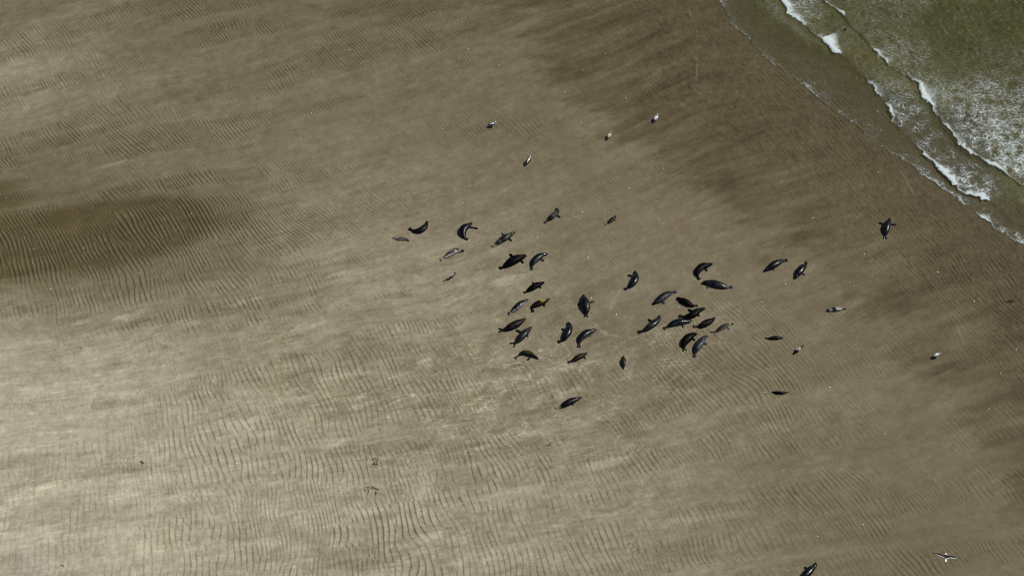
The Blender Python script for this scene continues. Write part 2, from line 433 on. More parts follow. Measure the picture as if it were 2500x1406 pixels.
    for (px, py, rx, ry, dv) in [(320, 775, 1.0, .45, 26), (215, 782, .9, .22, 14), (1250, 680, 2.1, .42, 20), (1130, 735, 1.3, .4, 17), (605, 735, 1.0, .3, 20),
                                 (1105, 870, 2.6, .7, 17), (290, 397, 1.6, .2, 16), (1360, 965, 1.9, .35, 22), (1480, 1130, 1.8, .35, 16),
                                 (1590, 805, 1.2, .3, 12), (1290, 1190, 1.5, .3, 9), (700, 815, 1.6, .6, 12), (1040, 890, 1.2, .4, 12), (1270, 870, .8, .3, 10)]:
        p = P(px, py); an = math.radians(20)
        u = (X-p[0])*math.cos(an)+(Y-p[1])*math.sin(an); v = -(X-p[0])*math.sin(an)+(Y-p[1])*math.cos(an)
        m = np.exp(-((u/rx)**2+(v/ry)**2))*(1+0.5*samp(f_warp2, X, Y)+0.35*st2)
        V += dv*np.clip(m*(1.3+0.5*small)-0.2, 0, 1)
    V += (1-near_sea)*(0.4+0.6*dry)*9*(np.exp(-(samp(f_small, X+81, Y+14)/0.12)**2)-0.11)*smoothstep(-.6, 1.2, samp(f_wave, X+61, Y+13)+samp(f_big, X+14, Y+52))
    # dark wet seepage streaks beside the apron
    seep = smoothstep(-20, -11, sB)*smoothstep(-3, -9, sB)
    V += -8*seep*smoothstep(0.9, 2.0, samp(f_feather, X+70, Y+5))
    # churned, half dried sand round and below the animals
    p0 = P(1380, 880); churn = np.exp(-(((X-p0[0])/13.0)**2+((Y-p0[1])/4.8)**2)**1.5)
    p1 = P(1150, 1000); churn = np.maximum(churn, 0.9*np.exp(-(((X-p1[0])/15.0)**2+((Y-p1[1])/6.0)**2)**1.5))
    r1 = np.abs(samp(f_mot, FX+7, FY+7)); r2 = np.abs(samp(f_warp2, X+71, Y+70)+0.45*samp(f_mot, X+1, Y+50)); r3 = np.abs(samp(f_wave, X+71, Y+70)+0.35*small)
    V += 1.45*churn*(22*np.exp(-(r2/0.07)**2)+16*np.exp(-(r1/0.07)**2)*smoothstep(-.5, .8, samp(f_big, X+2, Y+90))+9*np.exp(-(r3/0.10)**2)+13*np.exp(-(samp(f_feather, X+14, Y+33)/0.07)**2)*smoothstep(-.4, .8, samp(f_warp, X+22, Y+9))-7.5)
    V += (0.35+0.65*dry)*(1-near_sea)*(1.1*samp(f_mot, FX+30, FY+2)+0.5*samp(f_wave, X+44, Y))-8*(bm*np.clip(rm, 0, 1)-0.25)*(1-near_sea)*(1-Wp)
    for pts in ([(1556, 812), (1520, 838), (1470, 875), (1430, 930), (1395, 1010)], [(1300, 880), (1270, 930), (1180, 965), (1060, 1010)],
                [(1216, 804), (1160, 830), (1060, 850)], [(1240, 765), (1190, 800), (1130, 815)], [(1248, 842), (1200, 870), (1120, 890)], [(1524, 706), (1490, 760), (1475, 830), (1440, 860)],
                [(1385, 884), (1340, 915), (1290, 960)], [(1620, 803), (1560, 870), (1530, 950)], [(1700, 872), (1640, 950), (1600, 1040)], [(1413, 846), (1380, 880), (1350, 900)]):
        q = np.array([P(*p)[:2] for p in pts]); bb = (X > q[:, 0].min()-1) & (X < q[:, 0].max()+1) & (Y > q[:, 1].min()-1) & (Y < q[:, 1].max()+1)
        xb = X[bb]+0.22*samp(f_warp2, X[bb], Y[bb]); yb = Y[bb]+0.22*samp(f_warp2, X[bb]+30, Y[bb]); db = np.full(xb.shape, 9.0)
        for q0, q1 in zip(q[:-1], q[1:]):
            dd = q1-q0; t = np.clip(((xb-q0[0])*dd[0]+(yb-q0[1])*dd[1])/(dd@dd), 0, 1); db = np.minimum(db, np.hypot(xb-q0[0]-t*dd[0], yb-q0[1]-t*dd[1]))
        V[bb] += 10*np.exp(-(db/0.10)**2)*smoothstep(-.6, 1, small[bb]+samp(f_warp2, xb, yb))
    V += 4*near_sea*(samp(f_str2, X+3, Y+60)*0.4)
    # thin lines the last waves left
    for k, pts in enumerate([[(1683, 12), (1707, 60), (1720, 105), (1703, 135), (1688, 185), (1672, 215), (1645, 245)],
                [(2165, 425), (2195, 490), (2225, 525), (2270, 570), (2300, 605)], [(2180, 622), (2200, 660), (2238, 672), (2260, 705), (2275, 735), (2310, 780), (2340, 840)],
                [(2340, 835), (2360, 850), (2440, 890), (2500, 925)], [(2500, 1115), (2440, 1150), (2390, 1178)], [(2390, 870), (2450, 905), (2500, 935)]]):
        q = np.array([P(*p)[:2] for p in pts])
        d = np.full(X.shape, 9.0)
        bb = (X > q[:, 0].min()-1) & (X < q[:, 0].max()+1) & (Y > q[:, 1].min()-1) & (Y < q[:, 1].max()+1)
        xb = X[bb]+0.22*samp(f_warp2, X[bb], Y[bb])+0.3*samp(f_warp, X[bb]+9, Y[bb]); yb = Y[bb]+0.22*samp(f_warp2, X[bb]+30, Y[bb])+0.3*samp(f_warp, X[bb]+80, Y[bb])
        db = np.full(xb.shape, 9.0)
        for p0, p1 in zip(q[:-1], q[1:]):
            dd = p1-p0; t = np.clip(((xb-p0[0])*dd[0]+(yb-p0[1])*dd[1])/(dd@dd), 0, 1)
            db = np.minimum(db, np.hypot(xb-p0[0]-t*dd[0], yb-p0[1]-t*dd[1]))
        d[bb] = db
        li = np.exp(-(d/0.055)**2)*smoothstep(-0.9, 1.0, samp(f_small, X, Y)+0.8*samp(f_warp2, X+5, Y))
        V += (22 if k < 2 else 17)*li
        H += 0.010*np.exp(-(d/0.09)**2)
    V += 5*samp(f_str, FX+61, FY+23)*smoothstep(-22, -12, sB)*smoothstep(0, -8, sB)
    V = np.clip(V, 45, 200)
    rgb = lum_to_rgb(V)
    rgb[..., 0] *= 1+0.03*Wp; rgb[..., 2] *= 1-0.07*Wp
    hue = samp(f_warp2, X+50, Y+50)*0.35+samp(f_big, X+50, Y+50)*0.15
    rgb[..., 0] *= 1.0+0.018*hue; rgb[..., 2] *= 1+0.04*np.roll(hue, 37, axis=1)
    wet = smoothstep(112, 84, V)
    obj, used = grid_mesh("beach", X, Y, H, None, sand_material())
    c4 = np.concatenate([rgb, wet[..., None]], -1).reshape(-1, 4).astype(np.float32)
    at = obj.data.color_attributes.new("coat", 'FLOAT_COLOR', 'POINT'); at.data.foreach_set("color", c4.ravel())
    tag(obj, kind="structure")
    return X, Y, H
SX, SY, SH = make_sand()
sxs, sys_ = SX[0], SY[:, 0]
def ground_z(x, y):
    i = int(np.clip(np.searchsorted(sxs, x), 1, len(sxs)-1)); j = int(np.clip(np.searchsorted(sys_, y), 1, len(sys_)-1))
    return float(SH[j-1:j+1, i-1:i+1].mean())

# ------------------------------------------------------------------ sea
LACE = [(2300, 230, .6), (2400, 240, .62), (2350, 300, .85), (2420, 340, .95), (2480, 380, 1), (2480, 250, .6), (2250, 205, .45), (2480, 170, .3),
        (2350, 120, .14), (2480, 50, .03), (2300, 60, .12), (2400, 0, .1), (2200, 0, .42), (2150, 30, .38), (2100, 0, .42), (2150, 100, .36), (2185, 125, .62),
        (2230, 150, .42), (2300, 170, .2), (2200, 70, .3), (2200, 230, .5), (2230, 285, .62), (2280, 330, .62), (2330, 400, .62), (2365, 440, .95),
        (2395, 465, .85), (2300, 310, .15), (2375, 400, .35), (2450, 470, .1), (2470, 520, .1), (1960, 35, .6), (1990, 25, .55), (1935, 10, .6), (2050, 80, .04),
        (2025, 60, .12), (2080, 130, .04), (2100, 220, .1), (2050, 200, .12), (2000, 195, .25), (2120, 310, .28), (2230, 395, .33), (2300, 440, .33),
        (2200, 340, .12), (1850, 60, .08), (1900, 110, .08), (2400, 515, .22), (2150, 180, .2), (2060, 20, .2), (2090, 60, .3), (2470, 560, .3)]
lace_map = coarse(LACE, 0.9)
def make_sea():
    xs = axis(12, 47, 0.075, 4500); ys = axis(-2, 37, 0.075, 5500)
    X, Y = np.meshgrid(xs, ys)
    a, c = shore(X, Y)
    jit = 0.10*samp(f_small, X, Y)+0.14*samp(f_warp2, X, Y)+0.03*samp(f_grain, X, Y)
    sB, sC, sD = sdist(LB, a, c)+jit, sdist(LC, a, c)+jit, sdist(LD, a, c)+jit
    front = np.zeros(X.shape); H = np.zeros(X.shape)
    for ln, s, hh in ((LB, sB, .045), (LC, sC, .13), (LD, sD, .17)):
        st = np.maximum(np.interp(a, ln[0], ln[2]), 0.36 if ln is LB else 0.0)*(1.15 if ln is LB else 1.0 if ln is LD else 1.0)*np.clip(1+0.35*samp(f_wave, X+1, Y+2), .3, 1.6)
        front = np.maximum(front, np.clip(st, 0, 1.25)*smoothstep(-0.05, 0.04, s)*np.exp(-np.clip(s, 0, 99)/((0.34 if ln is LB else 0.16)+0.22*st**2)))
        H += hh*(0.35+0.65*np.clip(st, 0, 1.2))*smoothstep(-0.16, 0.10, s)*np.exp(-np.clip(s, 0, 99)/1.6)
    chop = samp(streaks(21, 62, .22, .55, 1.8), X, Y)
    chop2 = samp(streaks(22, 40, .12, .3, 1.6), X, Y)
    swell = samp(streaks(23, math.degrees(math.atan2(ax[1], ax[0])), 3.0, .8, 2.2), X, Y)
    sea = smoothstep(0.3, 7, sB)
    core = smoothstep(0, 12, 58-np.hypot(X-20, Y-15))
    H += (0.0035+0.006*sea)*samp(f_tex, X+4, Y)*core+(0.003+0.004*sea)*samp(f_small, X+9, Y+3)*core
    H += (0.006+0.020*sea)*chop*smoothstep(0, 1, sB)*core+(0.003+0.008*sea)*chop2*smoothstep(0, 1, sB)*core+0.03*swell*sea*core
    H += 0.014+0.004*np.clip(sB, 0, 3)
    H += np.where(sB < 0, 0.35*sB, 0)
    lace = csamp(lace_map, X, Y)*smoothstep(-0.1, 0.3, sB)*core*(1-0.28*smoothstep(18, 26, Y))
    behindC = smoothstep(-0.1, 0.1, sC)*np.exp(-np.clip(sC, 0, 99)/1.6)*np.interp(a, LC[0], LC[2])
    behindB = smoothstep(-0.1, 0.1, sB)*np.exp(-np.clip(sB, 0, 99)/0.9)*np.interp(a, LB[0], LB[2])
    gapC = 1-0.8*smoothstep(-0.9, -0.15, sC)*smoothstep(0.05, -0.05, sC)
    gapD = 1-0.8*smoothstep(-1.0, -0.15, sD)*smoothstep(0.05, -0.05, sD)
    lace = np.clip(lace+0.25*behindC+0.95*behindB, 0, 1.1)*gapC*gapD
    deep = smoothstep(1.0, 12, sB+1.6*samp(f_big, X, Y))
    q = sB[:-1, :-1] > -0.4
    obj, used = grid_mesh("sea", X, Y, H, q, water_material())
    c4 = np.stack([front, lace, deep, np.ones_like(deep)], -1).reshape(-1, 4)[used].astype(np.float32)
    at = obj.data.color_attributes.new("coat", 'FLOAT_COLOR', 'POINT'); at.data.foreach_set("color", c4.ravel())
    tag(obj, kind="structure")
make_sea()

# ------------------------------------------------------------------ swept bodies
def catmull(pts, n):
    p = np.array(pts, float)
    d = np.concatenate([[0], np.cumsum(np.linalg.norm(np.diff(p, axis=0), axis=1))])
    ext = np.vstack([2*p[0]-p[1], p, 2*p[-1]-p[-2]])
    out = []
    for s in np.linspace(0, d[-1], n):
        i = min(max(int(np.searchsorted(d, s, side='right'))-1, 0), len(p)-2)
        t = (s-d[i])/(d[i+1]-d[i])
        a, b, c, e = ext[i], ext[i+1], ext[i+2], ext[i+3]
        out.append(0.5*((2*b)+(-a+c)*t+(2*a-5*b+4*c-e)*t*t+(-a+3*b-3*c+e)*t**3))
    return np.array(out), d[-1]
def sweep(path, rw, rh, seg=16, flat=0.0, V=None, F=None):
    """tube along PATH; half width rw sideways, half height rh upwards"""
    V = [] if V is None else V; F = [] if F is None else F
    b0 = len(V); n = len(path)
    tan = np.gradient(path, axis=0); tan /= np.linalg.norm(tan, axis=1)[:, None]+1e-9
    for i in range(n):
        t = tan[i]
        side = np.cross(t, [0, 0, 1.0]); sl = np.linalg.norm(side)
        side = side/sl if sl > 1e-3 else np.array([0, 1.0, 0])
        up = np.cross(side, t)
        for k in range(seg):
            an = 2*math.pi*k/seg
            ca, sa = math.cos(an), math.sin(an)
            if sa < 0: sa *= (1-flat)
            V.append(path[i]+side*ca*rw[i]+up*sa*rh[i])
    for i in range(n-1):
        for k in range(seg):
            k2 = (k+1) % seg
            F.append((b0+i*seg+k, b0+i*seg+k2, b0+(i+1)*seg+k2, b0+(i+1)*seg+k))
    F.append(tuple(b0+k for k in range(seg))[::-1]); F.append(tuple(b0+(n-1)*seg+k for k in range(seg)))
    return V, F
def fuse(name, V, F, voxel, smooth_it=3):
    me = bpy.data.meshes.new("tmp"); me.from_pydata([tuple(v) for v in V], [], F); me.update()
    o = bpy.data.objects.new("tmp", me); col.objects.link(o)
    r = o.modifiers.new("r", 'REMESH'); r.mode = 'VOXEL'; r.voxel_size = voxel
    s = o.modifiers.new("s", 'SMOOTH'); s.iterations = smooth_it; s.factor = 0.5
    dg = bpy.context.evaluated_depsgraph_get()
    out = bpy.data.meshes.new_from_object(o.evaluated_get(dg))
    bpy.data.objects.remove(o); bpy.data.meshes.remove(me)
    out.name = name
    out.polygons.foreach_set("use_smooth", [True]*len(out.polygons))
    return out
def coords(me):
    a = np.empty(len(me.vertices)*3, np.float32); me.vertices.foreach_get("co", a)
    return a.reshape(-1, 3).astype(float)
def vnoise(p, scale, seed=0):
    """cheap smooth 3-D noise in about -1..1"""
    r = np.random.default_rng(seed); out = np.zeros(len(p))
    for _ in range(10):
        k = r.normal(size=3)*scale; out += np.sin(p@k+r.uniform(0, 6.28))
    return out/math.sqrt(5)

def fur_material():
    m, nt, b = mat_new("seal_fur")
    at = node(nt, "ShaderNodeAttribute", attribute_name="coat")
    tc = node(nt, "ShaderNodeTexCoord")
    n1 = noise_node(nt, tc.outputs["Object"], 14.0, 4, 0.65)
    sc = node(nt, "ShaderNodeVectorMath", operation='SCALE')
    nt.links.new(at.outputs["Color"], sc.inputs[0]); nt.links.new(math_node(nt, 'MULTIPLY_ADD', n1, 1.2, 0.4), sc.inputs["Scale"])
    nt.links.new(sc.outputs[0], b.inputs["Base Color"])
    nt.links.new(math_node(nt, 'MULTIPLY_ADD', n1, 0.18, math_node(nt, 'SUBTRACT', 0.40, math_node(nt, 'MULTIPLY', at.outputs["Alpha"], 0.27))), b.inputs["Roughness"])
    b.inputs["Specular IOR Level"].default_value = 0.45
    nt.links.new(math_node(nt, 'MULTIPLY_ADD', at.outputs["Alpha"], 0.38, 0.02), b.inputs["Specular IOR Level"])
    bump = node(nt, "ShaderNodeBump"); bump.inputs["Strength"].default_value = 0.6; bump.inputs["Distance"].default_value = 0.03
    nt.links.new(noise_node(nt, tc.outputs["Object"], 7.0, 4, 0.6), bump.inputs["Height"]); nt.links.new(bump.outputs[0], b.inputs["Normal"])
    return m
FUR = fur_material()
PT = [0, .015, .04, .075, .11, .15, .20, .27, .35, .45, .55, .65, .74, .82, .88, .93]
PW = [.12, .22, .29, .39, .47, .52, .63, .83, .96, 1.0, .97, .85, .66, .44, .27, .18]
BLK = (.0035, .0035, .0042); NAVY = (.0045, .0065, .011); SLATE = (.014, .017, .023); GREY = (.035, .036, .036)
BRN = (.012, .009, .005); PALE = (.24, .22, .18); SILV = (.16, .165, .16); UMB = (.022, .016, .009); CREAM = (.34, .31, .25); OLIVE = (.030, .034, .012)
ALGAE = (.34, .37, .03)
def seal(label, spine, width, flippers=(), base=BLK, belly=None, side=0, thr=.35, mott=0.0, mcol=None, head=None, neck=None, tail=None,
         algae=None, gloss=.6, spread=.065, fl=1.0, group=None, seed=0, rise=1.0):
    cx_, cy_ = spine[len(spine)//2][:2]
    mpp = scale_at(cx_, cy_)
    W = width*mpp*0.5*0.93                                  # half width
    zc = W*0.62
    pts = [P(p[0], p[1], zc if 0 < i < len(spine)-1 else zc*0.5) for i, p in enumerate(spine)]
    path, Ls = catmull(pts, 44)
    o0 = np.array([path[20][0], path[20][1], 0.0]); gz = ground_z(o0[0], o0[1])
    path = path-o0
    t = np.linspace(0, 1, 44)
    rw = np.interp(t, PT, PW)*W
    rh = rw*np.interp(t, [0, .1, .3, .6, .85, 1], [.92, .82, .70, .68, .62, .5])*rise
    nb = 41
    path[:, 2] = rh*0.90+np.interp(t, [0, .06, .14, .22], [.05, .05, .03, 0])*W*2.2
    V, F = sweep(path[:nb], rw[:nb], rh[:nb], 18, 0.12)
    tan = np.gradient(path, axis=0)[:, :2]; tan /= np.linalg.norm(tan, axis=1)[:, None]
    nrm = np.stack([tan[:, 1], -tan[:, 0]], 1)
    # hind flippers: two flat fans
    for sgn in (-1, 1):
        i0, i1 = 35, 43
        k = np.arange(i0, i1+1); q = (k-i0)/(i1-i0)
        hp = path[k].copy(); hp[:, :2] += nrm[k]*(sgn*(0.025+spread*q**1.3)*Ls/2.2)[:, None]
        hp[:, 2] = np.interp(q, [0, 1], [rh[i0]*0.8, 0.045])
        w_ = np.interp(q, [0, .3, .75, 1], [.05, .055, .078, .055])*Ls/2.2*fl
        sweep(hp, w_, np.full(len(k), .026), 10, 0, V, F)
    # fore flippers
    for (fx, fy) in flippers:
        tip = P(fx, fy, 0.03)-o0; tip[2] = 0.03; jj = int(np.argmin(np.linalg.norm(path[8:20, :2]-tip[:2], axis=1)))+8; tip[:2] = path[jj, :2]+(tip[:2]-path[jj, :2])*1.18
        d = np.linalg.norm(path[8:20, :2]-tip[:2], axis=1); j = int(np.clip(8+np.argmin(d), 11, 16))
        root = path[j].copy(); v = tip[:2]-root[:2]; ln = np.linalg.norm(v)+1e-6
        start = root.copy(); start[:2] += v/ln*rw[j]*0.55; start[2] = rh[j]*0.55
        mid = start*0.5+tip*0.5; mid[2] = max(0.04, rh[j]*0.32)
        fp, _ = catmull([start, mid, tip], 9)
        q = np.linspace(0, 1, 9); w_ = np.interp(q, [0, .3, .7, .92, 1], [.07, .075, .10, .09, .04])*min(1.0, Ls/2.0)*fl
        sweep(fp, w_, np.full(9, .027), 10, 0, V, F)
    me = fuse("seal", V, F, 0.024, 3)
    p = coords(me)
    # position of each vertex along and across the body
    dx = p[:, None, :2]-path[None, :, :2]
    j = np.argmin((dx**2).sum(2), 1); tt = t[j]
    lat = ((p[:, :2]-path[j, :2])*nrm[j]).sum(1)/np.maximum(rw[j], .03)
    hg = p[:, 2]/np.maximum(2*rh[j], .05)
    C = np.tile(np.array(base), (len(p), 1)); A = np.full(len(p), gloss)
    n1 = vnoise(p, 9, seed+1); n2 = vnoise(p, 26, seed+2); n3 = vnoise(p, 4, seed+3)
    C *= (1+0.45*n3[:, None]*0.6).clip(.3, 2)
    if belly is not None:  # belly fur; on some dark seals a highlight painted into the coat
        m = smoothstep(thr, thr+.35, lat*side+0.22*n1+0.10*n2+(hg-0.5)*0.15 if side else 0.55*n3+0.45*n1+0.3*hg)*smoothstep(.10, .22, tt)
        C = C*(1-m[:, None])+np.array(belly)*m[:, None]; A = A*(1-.5*m)
    if mott:
        mc = np.array(mcol or PALE); m = smoothstep(.35, 1.0, n1*0.6+n2*0.8)*mott
        C = C*(1-m[:, None])+mc*m[:, None]
    for colr, lo, hi in ((head, -1, .12), (neck, .12, .20), (tail, .80, 2)):
        if colr is not None:
            m = smoothstep(lo-.02, lo+.02, tt)*(1-smoothstep(hi-.01, hi+.03, tt))*np.clip(.75+.35*n1, 0, 1)
            C = C*(1-m[:, None])+np.array(colr)*m[:, None]
    if algae:
        lo, hi, sg, colr = algae
        m = smoothstep(lo, lo+.05, tt)*(1-smoothstep(hi-.05, hi, tt))*smoothstep(-.40, .05, lat*sg+.25*n1+.2*n2)
        C = C*(1-m[:, None])+np.array(colr)*m[:, None]; A *= (1-.7*m)
    C = C*np.where(C.mean(1) < .11, .5, .95)[:, None]; C = np.clip(C, .001, .8)
    set_color(me, np.hstack([C, A[:, None]]))
    me.materials.clear(); me.materials.append(FUR)
    o = bpy.data.objects.new("seal", me); o.location = (o0[0], o0[1], gz-0.008)
    tag(o, label, "seal", group or "seals hauled out on the sand")
    return link(o)

# (label, spine nose to tail in photo pixels, width, options)
seal("dark grey seal bent in a crescent, leftmost of the large seals", [(1042.5, 538), (1041.5, 545), (1036, 554), (1025, 561), (1011, 561), (998, 555.5)], 17.5, base=(.010, .0095, .009), gloss=.35, seed=1)
seal("small slim grey seal below the crescent seal, farthest left of all", [(1000, 586.8), (993, 583.5), (984, 582), (970, 582), (958, 580)], 9, base=(.03, .028, .024), belly=SILV, side=-1, thr=.1, head=BLK, gloss=.3, seed=2, fl=.6)
seal("black seal curled like a letter C with its flipper stuck out", [(1153, 543), (1143, 549), (1132, 557), (1130, 568), (1135, 577), (1143, 583)], 21, [(1164, 556.4)], base=BLK, belly=SLATE, side=-1, thr=.55, seed=3, fl=.9)
seal("grey mottled seal with both front flippers spread beside the curled black seal", [(1257.5, 565), (1248, 569.5), (1236, 576.5), (1221, 586), (1210, 594), (1201.5, 600)], 18.5, [(1225.6, 569), (1248, 586)], base=(.016, .015, .014), belly=(.10, .10, .10), thr=.7, tail=(.15, .14, .12), seed=4)
seal("silvery seal with black snout and pale neck patch", [(1134, 611), (1126, 609.3), (1115, 610), (1104, 614.5), (1092, 621.5), (1081, 628), (1074.5, 633)], 15.5, base=(.075, .073, .066), belly=(.38, .36, .32), side=-1, thr=.35, head=BLK, neck=(.28, .26, .2), mott=.25, tail=(.2, .18, .14), gloss=.25, seed=5)
seal("small seal with cream belly alone left of the group", [(1112.5, 664), (1107, 668.5), (1099, 674.5), (1092, 680), (1082.4, 684.5)], 10.5, base=(.02, .018, .014), belly=CREAM, side=1, thr=-.25, head=BRN, gloss=.15, seed=6, fl=.7)
seal("large jet black seal with two spread flippers, upper of the group", [(1285.5, 622), (1275, 624), (1261, 630), (1246, 638), (1231, 647), (1218, 652.5)], 24.5, [(1246.4, 620.4), (1276.8, 639.6)], base=BLK, gloss=.12, seed=7)
seal("blue black seal with pale streak curving right of the jet black seal", [(1338, 618.5), (1329, 618), (1318, 623.5), (1306, 633), (1299, 644), (1297.5, 657)], 19, [(1327, 635)], base=NAVY, belly=(.05, .055, .065), side=-1, thr=.45, gloss=1, seed=8)
seal("plain black seal lying above the green backed seal", [(1329.5, 688), (1322, 689.5), (1308, 696), (1294, 704), (1285, 709.5), (1278, 713)], 17.5, [(1320, 702), (1301, 689)], base=BLK, gloss=.1, tail=BRN, seed=9, fl=.75)
seal("black seal with shining silver lower flank left of the green backed seal", [(1289.5, 730), (1281, 734.5), (1268, 743.5), (1255, 754), (1247, 760), (1241.5, 764.5)], 17.5, base=BLK, belly=SILV, side=-1, thr=.30, mott=.1, tail=(.14, .13, .11), gloss=.8, seed=10)
seal("brown seal with bright yellow green algae on its shoulders", [(1342, 727), (1333, 732.5), (1320, 737.5), (1308, 742), (1299, 748.5), (1302, 760)], 16.5, [(1329.6, 745)], base=BRN, belly=UMB, side=-1, thr=.4, head=(.06, .05, .04), algae=(.12, .44, 1, ALGAE), gloss=.2, seed=11)
seal("dark brown mottled seal with blunt head at the left edge of the group", [(1284, 776), (1275, 780.5), (1262, 788.5), (1247, 795.5), (1233, 801), (1217, 804)], 21.5, base=BRN, mott=.30, mcol=(.07, .055, .035), gloss=.3, seed=12, spread=.14)
seal("broad blue black seal seen lengthwise with curled hind flippers", [(1424, 719), (1426, 728), (1429, 740), (1431, 752), (1431, 763), (1430.5, 773)], 24.5, [(1413, 742), (1449.6, 736)], base=(.007, .009, .010), belly=(.04, .045, .048), thr=.85, gloss=.6, seed=13, spread=.12)
seal("glossy navy seal with small left flipper alone between the two groups", [(1550, 660), (1552.5, 668), (1551, 679), (1545, 690), (1536, 698), (1524, 705.5)], 19.5, [(1535, 671)], base=NAVY, gloss=1, seed=14)
seal("slate grey seal with one flipper out and forked tail below the mottled seal", [(1299, 797.5), (1292, 802), (1283, 810.5), (1273, 821), (1264, 830), (1249, 842)], 20.5, [(1263, 806), (1289.6, 820.4)], base=(.022, .022, .024), belly=(.06, .06, .063), thr=.75, gloss=.6, seed=15, spread=.22)
seal("dark navy seal bent to the left, lower left of two leaning seals", [(1386, 785), (1390.5, 793), (1388, 805), (1382, 817), (1374, 827), (1361.5, 833)], 21.5, [(1372.8, 802.8)], base=NAVY, gloss=.9, seed=16)
seal("navy seal with pale collar and grey flank, right of two leaning seals", [(1456, 803.5), (1446, 806), (1434, 811), (1422, 820), (1415, 831), (1413.5, 846)], 21, [(1440, 819)], base=NAVY, belly=(.075, .078, .085), side=-1, thr=.4, neck=(.05, .06, .06), gloss=.9, seed=17, tail=(.03, .02, .015))
seal("arched seal with olive green head and shoulders", [(1315, 875.5), (1305, 868.5), (1293, 862), (1280, 860), (1267, 865), (1257, 874)], 14.5, [(1289.6, 877)], base=(.015, .016, .018), mott=.35, mcol=(.12, .12, .08), algae=(.12, .62, 1, (.065, .07, .018)), head=BRN, gloss=.3, seed=18, tail=(.16, .14, .11))
seal("brown mottled seal below the two leaning navy seals", [(1434, 859), (1427, 863.5), (1416, 868.5), (1405, 874.5), (1395, 879), (1385, 883)], 15.5, [(1429.6, 874)], base=(.022, .017, .011), mott=.45, mcol=(.11, .09, .065), gloss=.2, seed=19)
seal("small grey brown seal seen lengthwise, lowest of the central group", [(1521, 868), (1522, 875), (1522.3, 883), (1522.5, 891), (1522.5, 900)], 14.5, base=(.02, .019, .015), belly=(.12, .11, .09), side=-1, thr=.5, gloss=.4, seed=20, fl=.6)
seal("black seal with white flecked snout and tail lying apart at the bottom", [(1420, 968), (1411, 970.5), (1400, 974.5), (1385, 981.5), (1370, 989), (1355, 995.5)], 18, [(1399.4, 986)], base=(.006, .006, .006), belly=(.06, .06, .065), side=1, thr=.65, head=(.02, .02, .018), neck=(.09, .09, .08), tail=(.2, .19, .16), gloss=.4, seed=21, fl=.7)
seal("black seal curved with pale armpit, above the long slate seal", [(1740, 643), (1729, 645), (1714, 650), (1704, 660), (1703, 670), (1708, 681.5)], 20, [(1725.6, 660)], base=BLK, belly=(.05, .04, .04), side=-1, thr=.72, gloss=.12, seed=22)
seal("long slate blue seal with its head to the left", [(1713, 691), (1722, 687), (1738, 689.5), (1756, 694), (1773, 698), (1789.5, 699)], 20.5, [(1727, 701.6)], base=(.010, .011, .015), belly=(.05, .055, .065), side=1, thr=.45, gloss=.75, seed=23, fl=.9)  # highlight along one side painted through the belly colour
seal("dark grey seal with head down left and wrinkled chest", [(1594, 742), (1601, 735), (1612, 728), (1625, 719.5), (1637, 712.5), (1652.5, 710)], 20.5, [(1622.4, 738.4)], base=(.010, .010, .011), belly=(.075, .078, .085), side=1, thr=.3, head=BLK, gloss=.7, seed=24)
seal("brown black seal with blunt head lying just below the wrinkled seal", [(1652, 725), (1660, 728), (1672, 734.5), (1683, 740.5), (1693, 743.5), (1704, 743.5)], 17.5, [(1660, 739)], base=(.006, .0045, .0025), gloss=.1, seed=25, fl=.6)
seal("black seal with brown hind flippers pressed against its neighbour", [(1721.5, 752.5), (1713, 753.5), (1702, 759.5), (1690, 768), (1675, 771), (1657, 769.5)], 19.5, [(1683, 756), (1706.4, 770.4)], base=BLK, tail=(.05, .032, .018), gloss=.12, seed=26)
seal("navy seal with blue sheen touching the brown tailed black seal", [(1689, 782.5), (1679, 783), (1662, 784.5), (1646, 788), (1632, 794), (1619, 802)], 19.5, [(1668, 797.6)], base=NAVY, belly=(.03, .035, .045), side=-1, thr=.45, tail=(.05, .045, .02), gloss=.9, seed=27)
seal("slate seal with raised left flipper lying slanted", [(1609.5, 768), (1608.5, 777), (1598, 787), (1586, 796), (1573, 804), (1557, 810.5)], 19.5, [(1584.8, 780)], base=(.014, .016, .019), belly=(.07, .075, .08), thr=.8, gloss=.8, seed=28)
seal("black seal flecked white along its back above the tan spotted seal", [(1746, 774), (1740, 779), (1732, 784), (1722, 788.5), (1710, 793.5), (1692, 796)], 19, base=(.005, .005, .004), mott=.16, mcol=(.16, .16, .15), tail=(.06, .055, .05), gloss=.15, seed=29)
seal("slim tan grey spotted seal with spread hind flippers", [(1792, 790), (1783, 789.5), (1770, 795), (1758, 801.5), (1750, 807), (1740, 814)], 13.5, [(1780, 802)], base=(.045, .043, .032), belly=(.15, .14, .11), side=-1, thr=.45, mott=.25, mcol=(.006, .006, .006), head=(.02, .014, .008), neck=(.22, .2, .14), gloss=.2, seed=30, spread=.24, fl=.7)
seal("black seal with drooping head, left of the lowest pair", [(1701.5, 816), (1696, 812.5), (1685, 820), (1674, 830), (1669, 841), (1672, 856)], 23, [(1696, 829)], base=BLK, gloss=.15, seed=31, spread=.12)
seal("steel grey seal with white sheen and brown tail, right of the lowest pair", [(1728, 820), (1719.5, 823), (1712, 833), (1704, 845), (1697, 857), (1696, 871)], 22, [(1725.7, 839)], base=(.016, .018, .024), belly=(.09, .10, .12), side=-1, thr=.1, tail=(.05, .03, .02), gloss=.8, seed=32)  # white sheen painted into the coat through the belly colour
